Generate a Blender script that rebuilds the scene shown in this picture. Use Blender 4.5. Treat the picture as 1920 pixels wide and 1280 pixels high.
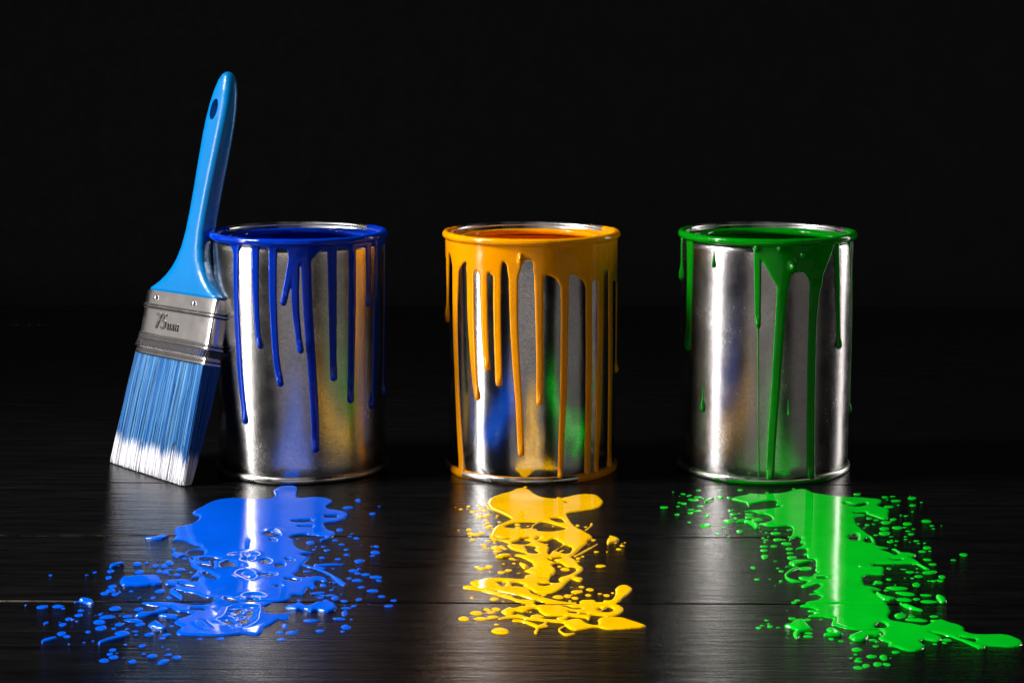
import bpy, bmesh, math, random
import numpy as np
from mathutils import Vector, Matrix

scene = bpy.context.scene
for o in list(bpy.data.objects):
    bpy.data.objects.remove(o)
COL = scene.collection

# ------------------------------------------------------------------ camera
CAM_DIST, CAM_H, PITCH, FOCAL = 1.14, 0.26, math.radians(9.32), 3770.0   # metres, radians, photo pixels
cam_data = bpy.data.cameras.new("camera")
cam = bpy.data.objects.new("camera", cam_data)
COL.objects.link(cam)
cam.location = (0, -CAM_DIST, CAM_H)
cam.rotation_euler = (math.pi / 2 - PITCH, 0, 0)
cam_data.sensor_width = 36.0
cam_data.lens = FOCAL / 1920 * 36.0
cam_data.clip_start = 0.02
cam_data.clip_end = 50
scene.camera = cam

# ------------------------------------------------------------------ world and lamps
world = bpy.data.worlds.new("World")
scene.world = world
world.use_nodes = True
world.node_tree.nodes["Background"].inputs[0].default_value = (0.9, 0.95, 1.0, 1)
world.node_tree.nodes["Background"].inputs[1].default_value = 0.0015

def area_lamp(name, loc, target, sx, sy, power, color=(1, 1, 1), grid=180):
    d = bpy.data.lights.new(name, 'AREA')
    d.shape = 'RECTANGLE'
    d.size, d.size_y, d.energy, d.color = sx, sy, power, color
    d.spread = math.radians(grid)          # honeycomb grid on the softbox
    o = bpy.data.objects.new(name, d)
    COL.objects.link(o)
    o.location = loc
    v = Vector(target) - Vector(loc)
    o.rotation_euler = v.to_track_quat('-Z', 'Y').to_euler()
    return o

area_lamp("left_softbox", (-0.95, -0.32, 0.30), (0.0, -0.05, 0.08), 0.12, 0.58, 7.0, (1.0, 0.985, 0.97))
area_lamp("upper_left_softbox", (-0.88, -0.16, 0.90), (-0.02, -0.28, 0.0), 0.30, 0.36, 3.7, (1.0, 0.99, 0.98), 62)
area_lamp("left_reflector", (-1.05, 0.12, 0.36), (-0.1, -0.02, 0.08), 0.55, 0.60, 0.45, (1.0, 0.96, 0.94))
area_lamp("right_strip", (0.95, 0.40, 0.30), (0.0, 0.0, 0.08), 0.17, 0.60, 2.8, (1.0, 0.97, 0.95))
area_lamp("front_bounce", (-0.25, -2.2, 0.30), (0.0, 0.0, 0.10), 1.8, 0.50, 2.8, (1.0, 0.93, 0.90))

area_lamp("right_front_bounce", (1.5, -1.25, 0.34), (0.1, 0.0, 0.08), 1.3, 0.55, 1.0, (1.0, 0.93, 0.90))

scene.view_settings.view_transform = 'Standard'
scene.view_settings.look = 'None'
scene.view_settings.gamma = 1.0
scene.view_settings.use_curve_mapping = False
scene.view_settings.exposure = 0.0
scene.render.engine = 'CYCLES'
scene.cycles.sample_clamp_indirect = 6.0
scene.cycles.caustics_reflective = False
scene.cycles.blur_glossy = 0.3

# ------------------------------------------------------------------ measuring: photograph pixel -> place
C0 = np.array([0, -CAM_DIST, CAM_H])
FW = np.array([0, math.cos(PITCH), -math.sin(PITCH)])
UP = np.array([0, math.sin(PITCH), math.cos(PITCH)])
RT = np.array([1.0, 0, 0])

def ray(x, y):
    d = FW * FOCAL + RT * (x - 960) - UP * (y - 640)
    return d / np.linalg.norm(d)

def on_floor(x, y, z=0.0):
    d = ray(x, y)
    return C0 + d * ((z - C0[2]) / d[2])

# ------------------------------------------------------------------ helpers
def mesh_obj(name, verts, faces, mat, parent=None, smooth=True):
    me = bpy.data.meshes.new(name)
    me.from_pydata([tuple(map(float, v)) for v in verts], [], faces)
    if smooth:
        me.polygons.foreach_set("use_smooth", [True] * len(me.polygons))
    me.update()
    if mat:
        me.materials.append(mat)
    o = bpy.data.objects.new(name, me)
    COL.objects.link(o)
    if parent:
        o.parent = parent
    return o

def empty(name, loc, label, cat, group=None):
    o = bpy.data.objects.new(name, None)
    COL.objects.link(o)
    o.location = loc
    o.empty_display_size = 0.02
    o["label"] = label
    o["category"] = cat
    if group:
        o["group"] = group
    return o

def bm_obj(name, bm, mat, parent=None, smooth=False):
    bmesh.ops.recalc_face_normals(bm, faces=bm.faces)
    me = bpy.data.meshes.new(name)
    bm.to_mesh(me)
    bm.free()
    if smooth:
        me.polygons.foreach_set("use_smooth", [True] * len(me.polygons))
    me.materials.append(mat)
    o = bpy.data.objects.new(name, me)
    COL.objects.link(o)
    if parent:
        o.parent = parent
    return o

def bm_box(bm, x0, x1, y0, y1, z0, z1, bevel=0):
    r = bmesh.ops.create_cube(bm, size=1)
    for v in r['verts']:
        v.co = Vector((x0 + (v.co.x + .5) * (x1 - x0), y0 + (v.co.y + .5) * (y1 - y0), z0 + (v.co.z + .5) * (z1 - z0)))
    if bevel:
        es = list({e for v in r['verts'] for e in v.link_edges})
        bmesh.ops.bevel(bm, geom=es, offset=bevel, segments=2, affect='EDGES', profile=.5)

def lathe(profile, n=128):
    v, f = [], []
    m = len(profile)
    for i in range(n):
        a = 2 * math.pi * i / n
        for r, z in profile:
            v.append((r * math.sin(a), -r * math.cos(a), z))
    for i in range(n):
        j = (i + 1) % n
        for k in range(m - 1):
            f.append((i * m + k, j * m + k, j * m + k + 1, i * m + k + 1))
    return v, f

# ------------------------------------------------------------------ materials
def new_mat(name):
    m = bpy.data.materials.new(name)
    m.use_nodes = True
    nt = m.node_tree
    return m, nt, nt.nodes["Principled BSDF"]

def node(nt, t, **kw):
    n = nt.nodes.new(t)
    for k, v in kw.items():
        setattr(n, k, v)
    return n

def noise(nt, scale, detail, vec, rough=0.5):
    n = node(nt, 'ShaderNodeTexNoise')
    n.inputs['Scale'].default_value = scale
    n.inputs['Detail'].default_value = detail
    n.inputs['Roughness'].default_value = rough
    nt.links.new(vec, n.inputs['Vector'])
    return n.outputs['Fac']

def mapping(nt, sc, src='Object'):
    tc = node(nt, 'ShaderNodeTexCoord')
    mp = node(nt, 'ShaderNodeMapping')
    mp.inputs['Scale'].default_value = sc
    nt.links.new(tc.outputs[src], mp.inputs['Vector'])
    return mp.outputs['Vector']

def maprange(nt, v, a, b, c, d):
    n = node(nt, 'ShaderNodeMapRange')
    for i, x in zip((1, 2, 3, 4), (a, b, c, d)):
        n.inputs[i].default_value = x
    nt.links.new(v, n.inputs[0])
    return n.outputs[0]

def math_node(nt, op, a, b):
    n = node(nt, 'ShaderNodeMath', operation=op)
    for i, x in enumerate((a, b)):
        if isinstance(x, (int, float)):
            n.inputs[i].default_value = x
        else:
            nt.links.new(x, n.inputs[i])
    return n.outputs[0]

def mixcol(nt, fac, a, b):
    n = node(nt, 'ShaderNodeMix', data_type='RGBA')
    nt.links.new(fac, n.inputs['Factor'])
    for k, x in ((6, a), (7, b)):
        if isinstance(x, tuple):
            n.inputs[k].default_value = x + (1,) if len(x) == 3 else x
        else:
            nt.links.new(x, n.inputs[k])
    return n.outputs[2]

def bump(nt, h, strength, dist, prev=None):
    n = node(nt, 'ShaderNodeBump')
    n.inputs['Strength'].default_value = strength
    n.inputs['Distance'].default_value = dist
    nt.links.new(h, n.inputs['Height'])
    if prev:
        nt.links.new(prev, n.inputs['Normal'])
    return n.outputs['Normal']

def paint_mat(name, col, rough=0.09, coat=0.0, spec=0.30):
    m, nt, b = new_mat(name)
    b.inputs['Specular IOR Level'].default_value = spec
    b.inputs['Coat Weight'].default_value = coat
    b.inputs['Coat Roughness'].default_value = 0.03
    v = mapping(nt, (1, 1, 1))
    nt.links.new(mixcol(nt, maprange(nt, noise(nt, 38, 4, v, .6), .3, .7, 0, 1), tuple(c * .86 for c in col), tuple(min(1, c * 1.07) for c in col)), b.inputs['Base Color'])
    r = maprange(nt, noise(nt, 60, 3, v), 0.3, 0.7, rough * 0.6, rough * 1.5)
    nt.links.new(r, b.inputs['Roughness'])
    n = bump(nt, noise(nt, 90, 2, v), 0.10, 0.0006)
    nt.links.new(n, b.inputs['Normal'])
    return m

M_BLUE = paint_mat("shaded_blue_paint", (0.0002, 0.030, 0.42))          # paint on the cans, its weaker light put into darker colours
M_YELLOW = paint_mat("shaded_yellow_paint", (0.95, 0.33, 0.0002))
M_GREEN = paint_mat("shaded_green_paint", (0.0004, 0.26, 0.004))
M_BLUE_POOL = paint_mat("lit_blue_paint", (0.0003, 0.080, 0.60), 0.045, 0.0, 0.22)             # same paints on the table, stronger light put into brighter, shifted colours
M_YELLOW_POOL = paint_mat("lit_yellow_paint", (0.96, 0.50, 0.0003), 0.06, 0.0, 0.30)
M_GREEN_POOL = paint_mat("lit_green_paint", (0.0004, 0.53, 0.014), 0.05, 0.0, 0.32)

def metal_mat(name, rough, dent, tint=(0.60, 0.575, 0.555), seed=0.0, grit=0.2):
    m, nt, b = new_mat(name)
    b.inputs['Metallic'].default_value = 1.0
    v = mapping(nt, (1, 1, 1))
    vo = node(nt, 'ShaderNodeVectorMath', operation='ADD')
    vo.inputs[1].default_value = (seed, seed * 1.7, seed * .6)
    nt.links.new(v, vo.inputs[0])
    v = vo.outputs[0]
    grain = noise(nt, 900, 3, v, 0.7)
    blotch = noise(nt, 45, 5, v, 0.65)
    base = mixcol(nt, maprange(nt, blotch, 0.35, 0.7, 0, 1), tuple(c * 0.80 for c in tint), tint)
    base = mixcol(nt, maprange(nt, grain, 0.42, 0.66, 0, 0.60), base, tuple(c * 0.50 for c in tint))
    nt.links.new(base, b.inputs['Base Color'])
    rr = math_node(nt, 'ADD', maprange(nt, blotch, 0.3, 0.75, rough * 0.75, rough * 1.25), maprange(nt, grain, 0.3, 0.7, -0.03, 0.05))
    nt.links.new(rr, b.inputs['Roughness'])
    b.inputs['Anisotropic'].default_value = 0.0
    b.inputs['Anisotropic Rotation'].default_value = 0.25
    tg = node(nt, 'ShaderNodeTangent', direction_type='RADIAL', axis='Z')
    nt.links.new(tg.outputs[0], b.inputs['Tangent'])
    n1 = bump(nt, noise(nt, 22, 2, v), dent, 0.0012)
    n2 = bump(nt, noise(nt, 800, 3, v, .7), grit, 0.00025, n1)
    nt.links.new(n2, b.inputs['Normal'])
    return m

M_CAN_A = metal_mat("tinplate_dull", 0.22, 0.15, (0.68, 0.65, 0.63), seed=1.3)
M_CAN_B = metal_mat("tinplate_bright", 0.11, 0.38, (0.80, 0.78, 0.76), seed=4.1, grit=0.13)
M_CAN_C = metal_mat("tinplate_grey", 0.22, 0.15, (0.64, 0.61, 0.59), seed=7.9)

def rim_mat():
    m, nt, b = new_mat("tinplate_rim")
    b.inputs['Metallic'].default_value = 1.0
    v = mapping(nt, (1, 1, 1))
    b.inputs['Base Color'].default_value = (0.52, 0.50, 0.48, 1)
    nt.links.new(maprange(nt, noise(nt, 80, 4, v), .3, .7, .20, .42), b.inputs['Roughness'])
    return m
M_RIM = rim_mat()

PITCH_HALF = 0.1145 / 2

def plank_mat():
    m, nt, b = new_mat("black_stained_wood")
    tc = node(nt, 'ShaderNodeTexCoord')
    oi = node(nt, 'ShaderNodeObjectInfo')
    mp = node(nt, 'ShaderNodeMapping')
    mp.inputs['Scale'].default_value = (0.8, 8.0, 4.0)
    ad = node(nt, 'ShaderNodeVectorMath', operation='ADD')
    sc = node(nt, 'ShaderNodeVectorMath', operation='SCALE')
    cx = node(nt, 'ShaderNodeCombineXYZ')
    for i in range(3):
        nt.links.new(oi.outputs['Random'], cx.inputs[i])
    nt.links.new(cx.outputs[0], sc.inputs[0])
    sc.inputs['Scale'].default_value = 13.0
    nt.links.new(tc.outputs['Object'], ad.inputs[0])
    nt.links.new(sc.outputs[0], ad.inputs[1])
    nt.links.new(ad.outputs[0], mp.inputs['Vector'])
    v = mp.outputs['Vector']
    grain = noise(nt, 26, 6, v, 0.68)
    mp2 = node(nt, 'ShaderNodeMapping')
    mp2.inputs['Scale'].default_value = (1.0, 6.0, 2.0)
    nt.links.new(ad.outputs[0], mp2.inputs['Vector'])
    broad = noise(nt, 9, 4, mp2.outputs['Vector'], 0.6)
    speck = noise(nt, 1400, 2, ad.outputs[0], 0.6)
    col = mixcol(nt, maprange(nt, grain, .35, .7, 0, 1), (0.0018, 0.0018, 0.0020), (0.0058, 0.0056, 0.0056))
    dust = maprange(nt, speck, .74, .80, 0, 0.5)
    col = mixcol(nt, dust, col, (0.06, 0.06, 0.06))
    # chipped edges along the joints, the light they catch painted in as pale colour
    sp = node(nt, 'ShaderNodeSeparateXYZ')
    nt.links.new(tc.outputs['Object'], sp.inputs[0])
    ed = math_node(nt, 'SUBTRACT', PITCH_HALF, math_node(nt, 'ABSOLUTE', math_node(nt, 'SUBTRACT', sp.outputs[1], PITCH_HALF), 0))
    mp3 = node(nt, 'ShaderNodeMapping')
    mp3.inputs['Scale'].default_value = (1.0, 3.0, 1.0)
    nt.links.new(ad.outputs[0], mp3.inputs['Vector'])
    lit_chip = math_node(nt, 'MULTIPLY', maprange(nt, noise(nt, 14, 2, ad.outputs[0]), .40, .50, 0, 1), maprange(nt, noise(nt, 160, 4, mp3.outputs['Vector'], .7), .40, .60, 0, 1))
    lit_chip = math_node(nt, 'MULTIPLY', lit_chip, maprange(nt, ed, .0011, .0017, 0.8, 0))
    ge = node(nt, 'ShaderNodeNewGeometry')
    gs = node(nt, 'ShaderNodeSeparateXYZ')
    nt.links.new(ge.outputs['Position'], gs.inputs[0])
    front_left = math_node(nt, 'MULTIPLY', maprange(nt, gs.outputs[0], -.17, -.23, 0, 1), maprange(nt, gs.outputs[1], -.08, -.12, 0, 1))
    lit_chip = math_node(nt, 'MULTIPLY', lit_chip, front_left)          # only at the table's front left
    col = mixcol(nt, lit_chip, col, (0.14, 0.12, 0.10))
    nt.links.new(col, b.inputs['Base Color'])
    r = math_node(nt, 'ADD', maprange(nt, grain, .32, .66, .05, .19), maprange(nt, broad, .3, .7, -0.02, .04))
    nt.links.new(r, b.inputs['Roughness'])
    b.inputs['Specular IOR Level'].default_value = 0.5
    n1 = bump(nt, grain, 0.95, 0.0006)
    n2 = bump(nt, speck, 0.45, 0.00018, n1)
    nt.links.new(n2, b.inputs['Normal'])
    return m
M_PLANK = plank_mat()

def simple_mat(name, col, rough, metallic=0.0, spec=0.5):
    m, nt, b = new_mat(name)
    v = mapping(nt, (1, 1, 1))
    c = mixcol(nt, noise(nt, 40, 4, v), tuple(x * .8 for x in col), tuple(min(1, x * 1.15) for x in col))
    nt.links.new(c, b.inputs['Base Color'])
    nt.links.new(maprange(nt, noise(nt, 120, 3, v), .3, .7, rough * .8, rough * 1.2), b.inputs['Roughness'])
    b.inputs['Metallic'].default_value = metallic
    b.inputs['Specular IOR Level'].default_value = spec
    return m
M_SUB = simple_mat("table_underside", (0.006, 0.006, 0.006), .8)
M_BACK = simple_mat("black_backdrop_cloth", (0.009, 0.009, 0.0092), .95, spec=.05)
M_HANDLE = simple_mat("glossy_blue_plastic", (0.0004, 0.165, 0.45), .25, spec=.34)
M_FERRULE = simple_mat("nickel_plate", (0.72, 0.68, 0.66), .22, 1.0)
M_STAMP = simple_mat("nickel_stamp", (0.26, 0.24, 0.23), .35, 1.0)
M_GROOVE_SHADE = simple_mat("painted_groove_shade", (0.03, 0.028, 0.027), .6)  # near-black colour standing in for shade between the ferrule ridges

def bristle_mat():
    m, nt, b = new_mat("synthetic_bristle")
    at = node(nt, 'ShaderNodeAttribute', attribute_name="fibre_colour")
    nt.links.new(at.outputs['Color'], b.inputs['Base Color'])
    b.inputs['Roughness'].default_value = .42
    b.inputs['Specular IOR Level'].default_value = .25
    return m
M_BRISTLE = bristle_mat()

# ------------------------------------------------------------------ setting: planks and backdrop
SEAM_ROT = math.radians(-0.75)
base_pt = on_floor(700, 1129.0)
PITCH_Y = 0.1145
sub = mesh_obj("tabletop", [(-1.1, -1.3, -.0185), (1.1, -1.3, -.0185), (1.1, .63, -.0185), (-1.1, .63, -.0185),
                            (-1.1, -1.3, -.04), (1.1, -1.3, -.04), (1.1, .63, -.04), (-1.1, .63, -.04)],
               [(0, 1, 2, 3), (7, 6, 5, 4), (0, 4, 5, 1), (1, 5, 6, 2), (2, 6, 7, 3), (3, 7, 4, 0)], M_SUB, smooth=False)
sub["kind"] = "structure"
GAP = 0.0008
bm = bmesh.new()
bm_box(bm, -1.0, 1.0, GAP / 2, PITCH_Y - GAP / 2, -.018, 0, .0007)
plank0 = bm_obj("plank", bm, M_PLANK, sub)
for k in range(-8, 8):
    p = plank0 if k == -8 else plank0.copy()
    if k != -8:
        COL.objects.link(p)
        p.parent = sub
    p.rotation_euler.z = SEAM_ROT
    p.location = (base_pt[0] - math.sin(SEAM_ROT) * k * PITCH_Y, base_pt[1] + math.cos(SEAM_ROT) * k * PITCH_Y, 0)

bd_v, bd_f = [], []
for i in range(41):
    x = -2.0 + 4.0 * i / 40
    for j in range(2):
        bd_v.append((x, 0.95 + 0.012 * math.sin(x * 9) + .006 * math.sin(x * 23 + 1), -0.3 + 2.4 * j))
for i in range(40):
    bd_f.append((2 * i, 2 * i + 2, 2 * i + 3, 2 * i + 1))
bd = mesh_obj("backdrop", bd_v, bd_f, M_BACK)
bd["kind"] = "structure"

# ------------------------------------------------------------------ paint shapes: signed distances on a sheet
def catmull(pts, n=4, closed=True):
    P = np.asarray(pts, float)
    out = []
    N = len(P)
    rng = range(N) if closed else range(N - 1)
    for i in rng:
        if closed:
            a, b, c, d = P[i - 1], P[i], P[(i + 1) % N], P[(i + 2) % N]
        else:
            a, b, c, d = P[max(i - 1, 0)], P[i], P[i + 1], P[min(i + 2, N - 1)]
        for k in range(n):
            t = k / n
            out.append(.5 * (2 * b + (c - a) * t + (2 * a - 5 * b + 4 * c - d) * t * t + (3 * b - a - 3 * c + d) * t ** 3))
    if not closed:
        out.append(P[-1])
    return np.array(out)

BIG = 0.02
def sdf_poly(X, Y, P):
    out = np.full(X.shape, BIG)
    mg = 0.006
    m = (X > P[:, 0].min() - mg) & (X < P[:, 0].max() + mg) & (Y > P[:, 1].min() - mg) & (Y < P[:, 1].max() + mg)
    if not m.any():
        return out
    x, y = X[m], Y[m]
    d = np.full(x.shape, 1e9)
    ins = np.zeros(x.shape, bool)
    Q = np.roll(P, -1, 0)
    for (ax, ay), (bx, by) in zip(P, Q):
        ex, ey = bx - ax, by - ay
        L = ex * ex + ey * ey
        if L < 1e-16:
            continue
        t = np.clip(((x - ax) * ex + (y - ay) * ey) / L, 0, 1)
        d = np.minimum(d, (x - ax - t * ex) ** 2 + (y - ay - t * ey) ** 2)
        if by != ay:
            c = ((ay > y) != (by > y)) & (x < (bx - ax) * (y - ay) / (by - ay) + ax)
            ins ^= c
    d = np.sqrt(d)
    d[ins] *= -1
    out[m] = d
    return out

def sdf_stroke(X, Y, P, R):
    out = np.full(X.shape, BIG)
    mg = 0.006 + max(R)
    P = np.asarray(P)
    m = (X > P[:, 0].min() - mg) & (X < P[:, 0].max() + mg) & (Y > P[:, 1].min() - mg) & (Y < P[:, 1].max() + mg)
    if not m.any():
        return out
    x, y = X[m], Y[m]
    d = np.full(x.shape, BIG)
    for i in range(len(P) - 1):
        (ax, ay), (bx, by) = P[i], P[i + 1]
        ex, ey = bx - ax, by - ay
        L = ex * ex + ey * ey + 1e-16
        t = np.clip(((x - ax) * ex + (y - ay) * ey) / L, 0, 1)
        d = np.minimum(d, np.hypot(x - ax - t * ex, y - ay - t * ey) - (R[i] + t * (R[i + 1] - R[i])))
    out[m] = d
    return out

def smin(a, b, k):
    h = np.clip(.5 + .5 * (b - a) / k, 0, 1)
    return b + (a - b) * h - k * h * (1 - h)

def wobble(X, Y, seed, wl):
    r = np.random.RandomState(seed)
    s = np.zeros_like(X)
    for i in range(7):
        a = r.uniform(0, 2 * math.pi)
        k = 2 * math.pi / (wl * r.uniform(.6, 1.7))
        s += np.sin(k * (X * math.cos(a) + Y * math.sin(a)) + r.uniform(0, 6.28))
    return s / 7

def march(xs, ys, S):
    """polygons of the region S < 0 on a grid; returns points (u, v), 'is edge' flags, faces"""
    ni, nj = S.shape
    idx, pts, edge, faces = {}, [], [], []
    ins = S < 0
    cell = ins[:-1, :-1] | ins[1:, :-1] | ins[1:, 1:] | ins[:-1, 1:]
    for i, j in np.argwhere(cell):
        cs = ((i, j), (i + 1, j), (i + 1, j + 1), (i, j + 1))
        poly = []
        for a in range(4):
            p, q = cs[a], cs[(a + 1) % 4]
            if ins[p]:
                k = idx.get(p)
                if k is None:
                    k = idx[p] = len(pts)
                    pts.append((xs[p[0]], ys[p[1]], p))
                    edge.append(False)
                poly.append(k)
            if ins[p] != ins[q]:
                key = (p, q) if p < q else (q, p)
                k = idx.get(key)
                if k is None:
                    t = S[p] / (S[p] - S[q])
                    k = idx[key] = len(pts)
                    pts.append((xs[p[0]] + t * (xs[q[0]] - xs[p[0]]), ys[p[1]] + t * (ys[q[1]] - ys[p[1]]), p))
                    edge.append(True)
                poly.append(k)
        if len(poly) >= 3:
            faces.append(tuple(poly))
    return pts, edge, faces

# views of the photograph the outlines were measured in: (x0, y0, scale)
VIEWS = dict(A=(40, 1000, 5.12), B=(310, 900, 8), C=(310, 1040, 8), D=(520, 900, 8), E=(520, 1040, 8),
             F=(850, 910, 8), G=(990, 910, 8), H=(850, 1050, 8), I=(990, 1050, 8), J=(1230, 905, 8), K=(1400, 905, 8),
             L=(1400, 1040, 8), M=(1580, 905, 8), N=(1580, 1040, 8), O=(1560, 1140, 5.3333),
             CB=(380, 390, 2.370), CY=(810, 390, 2.370), CG=(1250, 390, 2.371))

def px(key, x, y):
    x0, y0, s = VIEWS[key]
    return x0 + x / s, y0 + y / s

def floor_pts(runs):
    """runs: [key, (x, y), (x, y), key, ...] -> metric floor points"""
    out, key = [], None
    for r in runs:
        if isinstance(r, str):
            key = r
        else:
            p = on_floor(*px(key, *r))
            out.append((p[0], p[1]))
    return out

def floor_stroke(key, pts, radii):
    """a strand measured as centre line and half thickness -> floor outlines of its short pieces"""
    n = 3
    P = catmull(pts, n, False)
    R = np.interp(np.linspace(0, 1, len(P)), np.linspace(0, 1, len(radii)), radii)
    out = []
    for i in range(len(P) - 1):
        (ax, ay), (bx, by) = P[i], P[i + 1]
        t = math.atan2(by - ay, bx - ax)
        poly = []
        for c, r, a0 in (((ax, ay), R[i], t + math.pi / 2), ((bx, by), R[i + 1], t - math.pi / 2)):
            for k in range(7):
                a = a0 + math.pi * k / 6
                poly.append((c[0] + r * math.cos(a), c[1] + r * math.sin(a)))
        out.append(np.array(floor_pts([key] + poly)))
    return out

def sdf_pieces(X, Y, pieces):
    d = np.full(X.shape, BIG)
    for p in pieces:
        d = np.minimum(d, sdf_poly(X, Y, p))
    return d

def seam_distance(X, Y):
    """distance to the open joint that the paint sank into"""
    s, c = math.sin(SEAM_ROT), math.cos(SEAM_ROT)
    return -(X - base_pt[0]) * s + (Y - base_pt[1]) * c

def floor_sheet(name, polys, strokes, holes, hole_strokes, dents, mat, parent, T=0.00065, W=0.0020, seed=1, step=(0.0005, 0.0007), k=0.0007):
    ps = [catmull(floor_pts(p), 4) for p in polys]
    ss = [floor_stroke(*s) for s in strokes]
    hs = [catmull(floor_pts(p), 4) for p in holes]
    hss = [floor_stroke(*s) for s in hole_strokes]
    allp = np.vstack([*ps, *[q for s in ss for q in s]])
    mg = 0.006
    xs = np.arange(allp[:, 0].min() - mg, allp[:, 0].max() + mg, step[0])
    ys = np.arange(allp[:, 1].min() - mg, allp[:, 1].max() + mg, step[1])
    X, Y = np.meshgrid(xs, ys, indexing='ij')
    S = np.full(X.shape, BIG)
    for p in ps:
        S = smin(S, sdf_poly(X, Y, p), k)
    for p in ss:
        S = smin(S, sdf_pieces(X, Y, p), k)
    for p in hs:
        S = -smin(-S, sdf_poly(X, Y, p), k)
    for p in hss:
        S = -smin(-S, sdf_pieces(X, Y, p), k)
    S += 0.00018 * wobble(X, Y, seed + 5, 0.007) + 0.00016 * wobble(X, Y, seed + 6, 0.0032)
    Z = T * np.sqrt(np.clip(1 - (1 - np.clip(-S / W, 0, 1)) ** 2, 0, 1))
    Z *= 1 + 0.05 * wobble(X, Y, seed, 0.03)
    for p in dents:
        q = sdf_poly(X, Y, catmull(floor_pts(p), 4))
        t = np.clip(-q / 0.0028, 0, 1)
        t = t * t * (3 - 2 * t)
        lip = np.exp(-((q - 0.0010) / 0.0012) ** 2)
        Z = Z * (1 - 0.78 * t + 0.28 * lip) + 0.0003 * t * np.clip(wobble(X, Y, seed + 9, 0.006) * 2, -.5, 1)
    sd = seam_distance(X, Y)
    Z -= 0.0010 * np.exp(-(sd / 0.0010) ** 2)
    pts, edge, faces = march(xs, ys, S)
    V = []
    for (x, y, ij), e in zip(pts, edge):
        if e:
            V.append((x, y, -0.0001 - 0.0008 * math.exp(-(float(seam_distance(x, y)) / 0.0011) ** 2)))
        else:
            V.append((x, y, Z[ij]))
    o = mesh_obj(name, [(x - parent.location.x, y - parent.location.y, z) for x, y, z in V], faces, mat, parent)
    return o

def dome_mesh(name, mat, seed):
    r = random.Random(seed)
    n, rings = 16, 4
    ph = [r.uniform(0, 6.28) for _ in range(3)]
    v = [(0, 0, 1)]
    f = []
    for k in range(1, rings + 1):
        a = k / rings * math.pi / 2
        rr, z = math.sin(a), math.cos(a)
        for i in range(n):
            t = 2 * math.pi * i / n
            w = 1 + .07 * math.sin(2 * t + ph[0]) + .05 * math.sin(3 * t + ph[1]) + .03 * math.sin(5 * t + ph[2])
            v.append((rr * w * math.cos(t), rr * w * math.sin(t), z if k < rings else -.08))
    for i in range(n):
        f.append((0, 1 + i, 1 + (i + 1) % n))
    for k in range(rings - 1):
        for i in range(n):
            j = (i + 1) % n
            a = 1 + k * n
            f.append((a + i, a + n + i, a + n + j, a + j))
    me = bpy.data.meshes.new(name)
    me.from_pydata(v, [], f)
    me.polygons.foreach_set("use_smooth", [True] * len(f))
    me.materials.append(mat)
    return me

X_CANS = (-0.1214, 0.0111, 0.1454)

def droplets(parent, mat, data, seed, fine=60):
    ms = [dome_mesh("droplet", mat, seed + i) for i in range(5)]
    r = random.Random(seed)
    for key, lst in data.items():
        s = VIEWS[key][2]
        for d in lst:
            x, y, rx, ry = d[:4]
            ang = math.radians(d[4]) if len(d) > 4 else math.radians(r.uniform(-4, 4))
            ry = max(ry, 0.18 * rx)
            c = on_floor(*px(key, x, y))
            ca, sa = math.cos(ang), math.sin(ang)
            e1 = on_floor(*px(key, x + rx * ca, y + rx * sa)) - c
            e2 = on_floor(*px(key, x + ry * sa, y - ry * ca)) - c
            h = max(0.0002, min(0.0007, 0.15 * math.sqrt(np.hypot(*e1[:2]) * np.hypot(*e2[:2]))))
            # the dome's own height shows as width in the picture: take it off the depth
            k = max(.55, 1 - h / max(1e-6, 2.4 * np.hypot(*e2[:2]) * 0.26) * 0.35)
            e2 = e2 * k
            L1 = np.hypot(*e1[:2])
            L2 = np.hypot(*e2[:2])
            o = bpy.data.objects.new("droplet", r.choice(ms))
            COL.objects.link(o)
            o.parent = parent
            if L2 >= L1:
                o.rotation_euler.z = math.atan2(e2[1], e2[0]) - math.pi / 2
            else:
                o.rotation_euler.z = math.atan2(e1[1], e1[0])
            o.location = (c[0] - parent.location.x, c[1] - parent.location.y, 0)
            o.scale = (L1, L2, h)
    # fine spatter thrown out between the larger drops
    spots = [(k, d) for k, l in data.items() for d in l]
    for _ in range(fine):
        key, d = r.choice(spots)
        q = VIEWS[key][2]
        x, y = px(key, d[0], d[1])
        c = on_floor(x + r.gauss(0, 16), y + r.gauss(0, 6))
        if np.hypot((c[0] - X_CANS[0]), c[1]) < .053 or np.hypot((c[0] - X_CANS[1]), c[1]) < .053 or np.hypot((c[0] - X_CANS[2]), c[1]) < .053:
            continue
        o = bpy.data.objects.new("droplet", r.choice(ms))
        COL.objects.link(o)
        o.parent = parent
        a = r.uniform(.0003, .0009)
        o.location = (c[0] - parent.location.x, c[1] - parent.location.y, 0)
        o.rotation_euler.z = r.uniform(0, 6.28)
        o.scale = (a, a * r.uniform(1, 1.8), a * .45)

# ------------------------------------------------------------------ paint spilled on the planks
def spill(name, label, anchor, mat, seed, polys, strokes, holes, hole_strokes, dents, splashes, drops):
    p = on_floor(*anchor)
    root = empty(name, (p[0], p[1], 0), label, "paint spill", "paint spills in front of the cans")
    floor_sheet("pool", polys, strokes, holes, hole_strokes, dents, mat, root, seed=seed)
    for i, (sp, st) in enumerate(splashes):
        floor_sheet("splash", sp, st, [], [], [], mat, root, T=.0012, W=.0018, seed=seed + 20 + i)
    droplets(root, mat, drops, seed)
    return root

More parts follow.
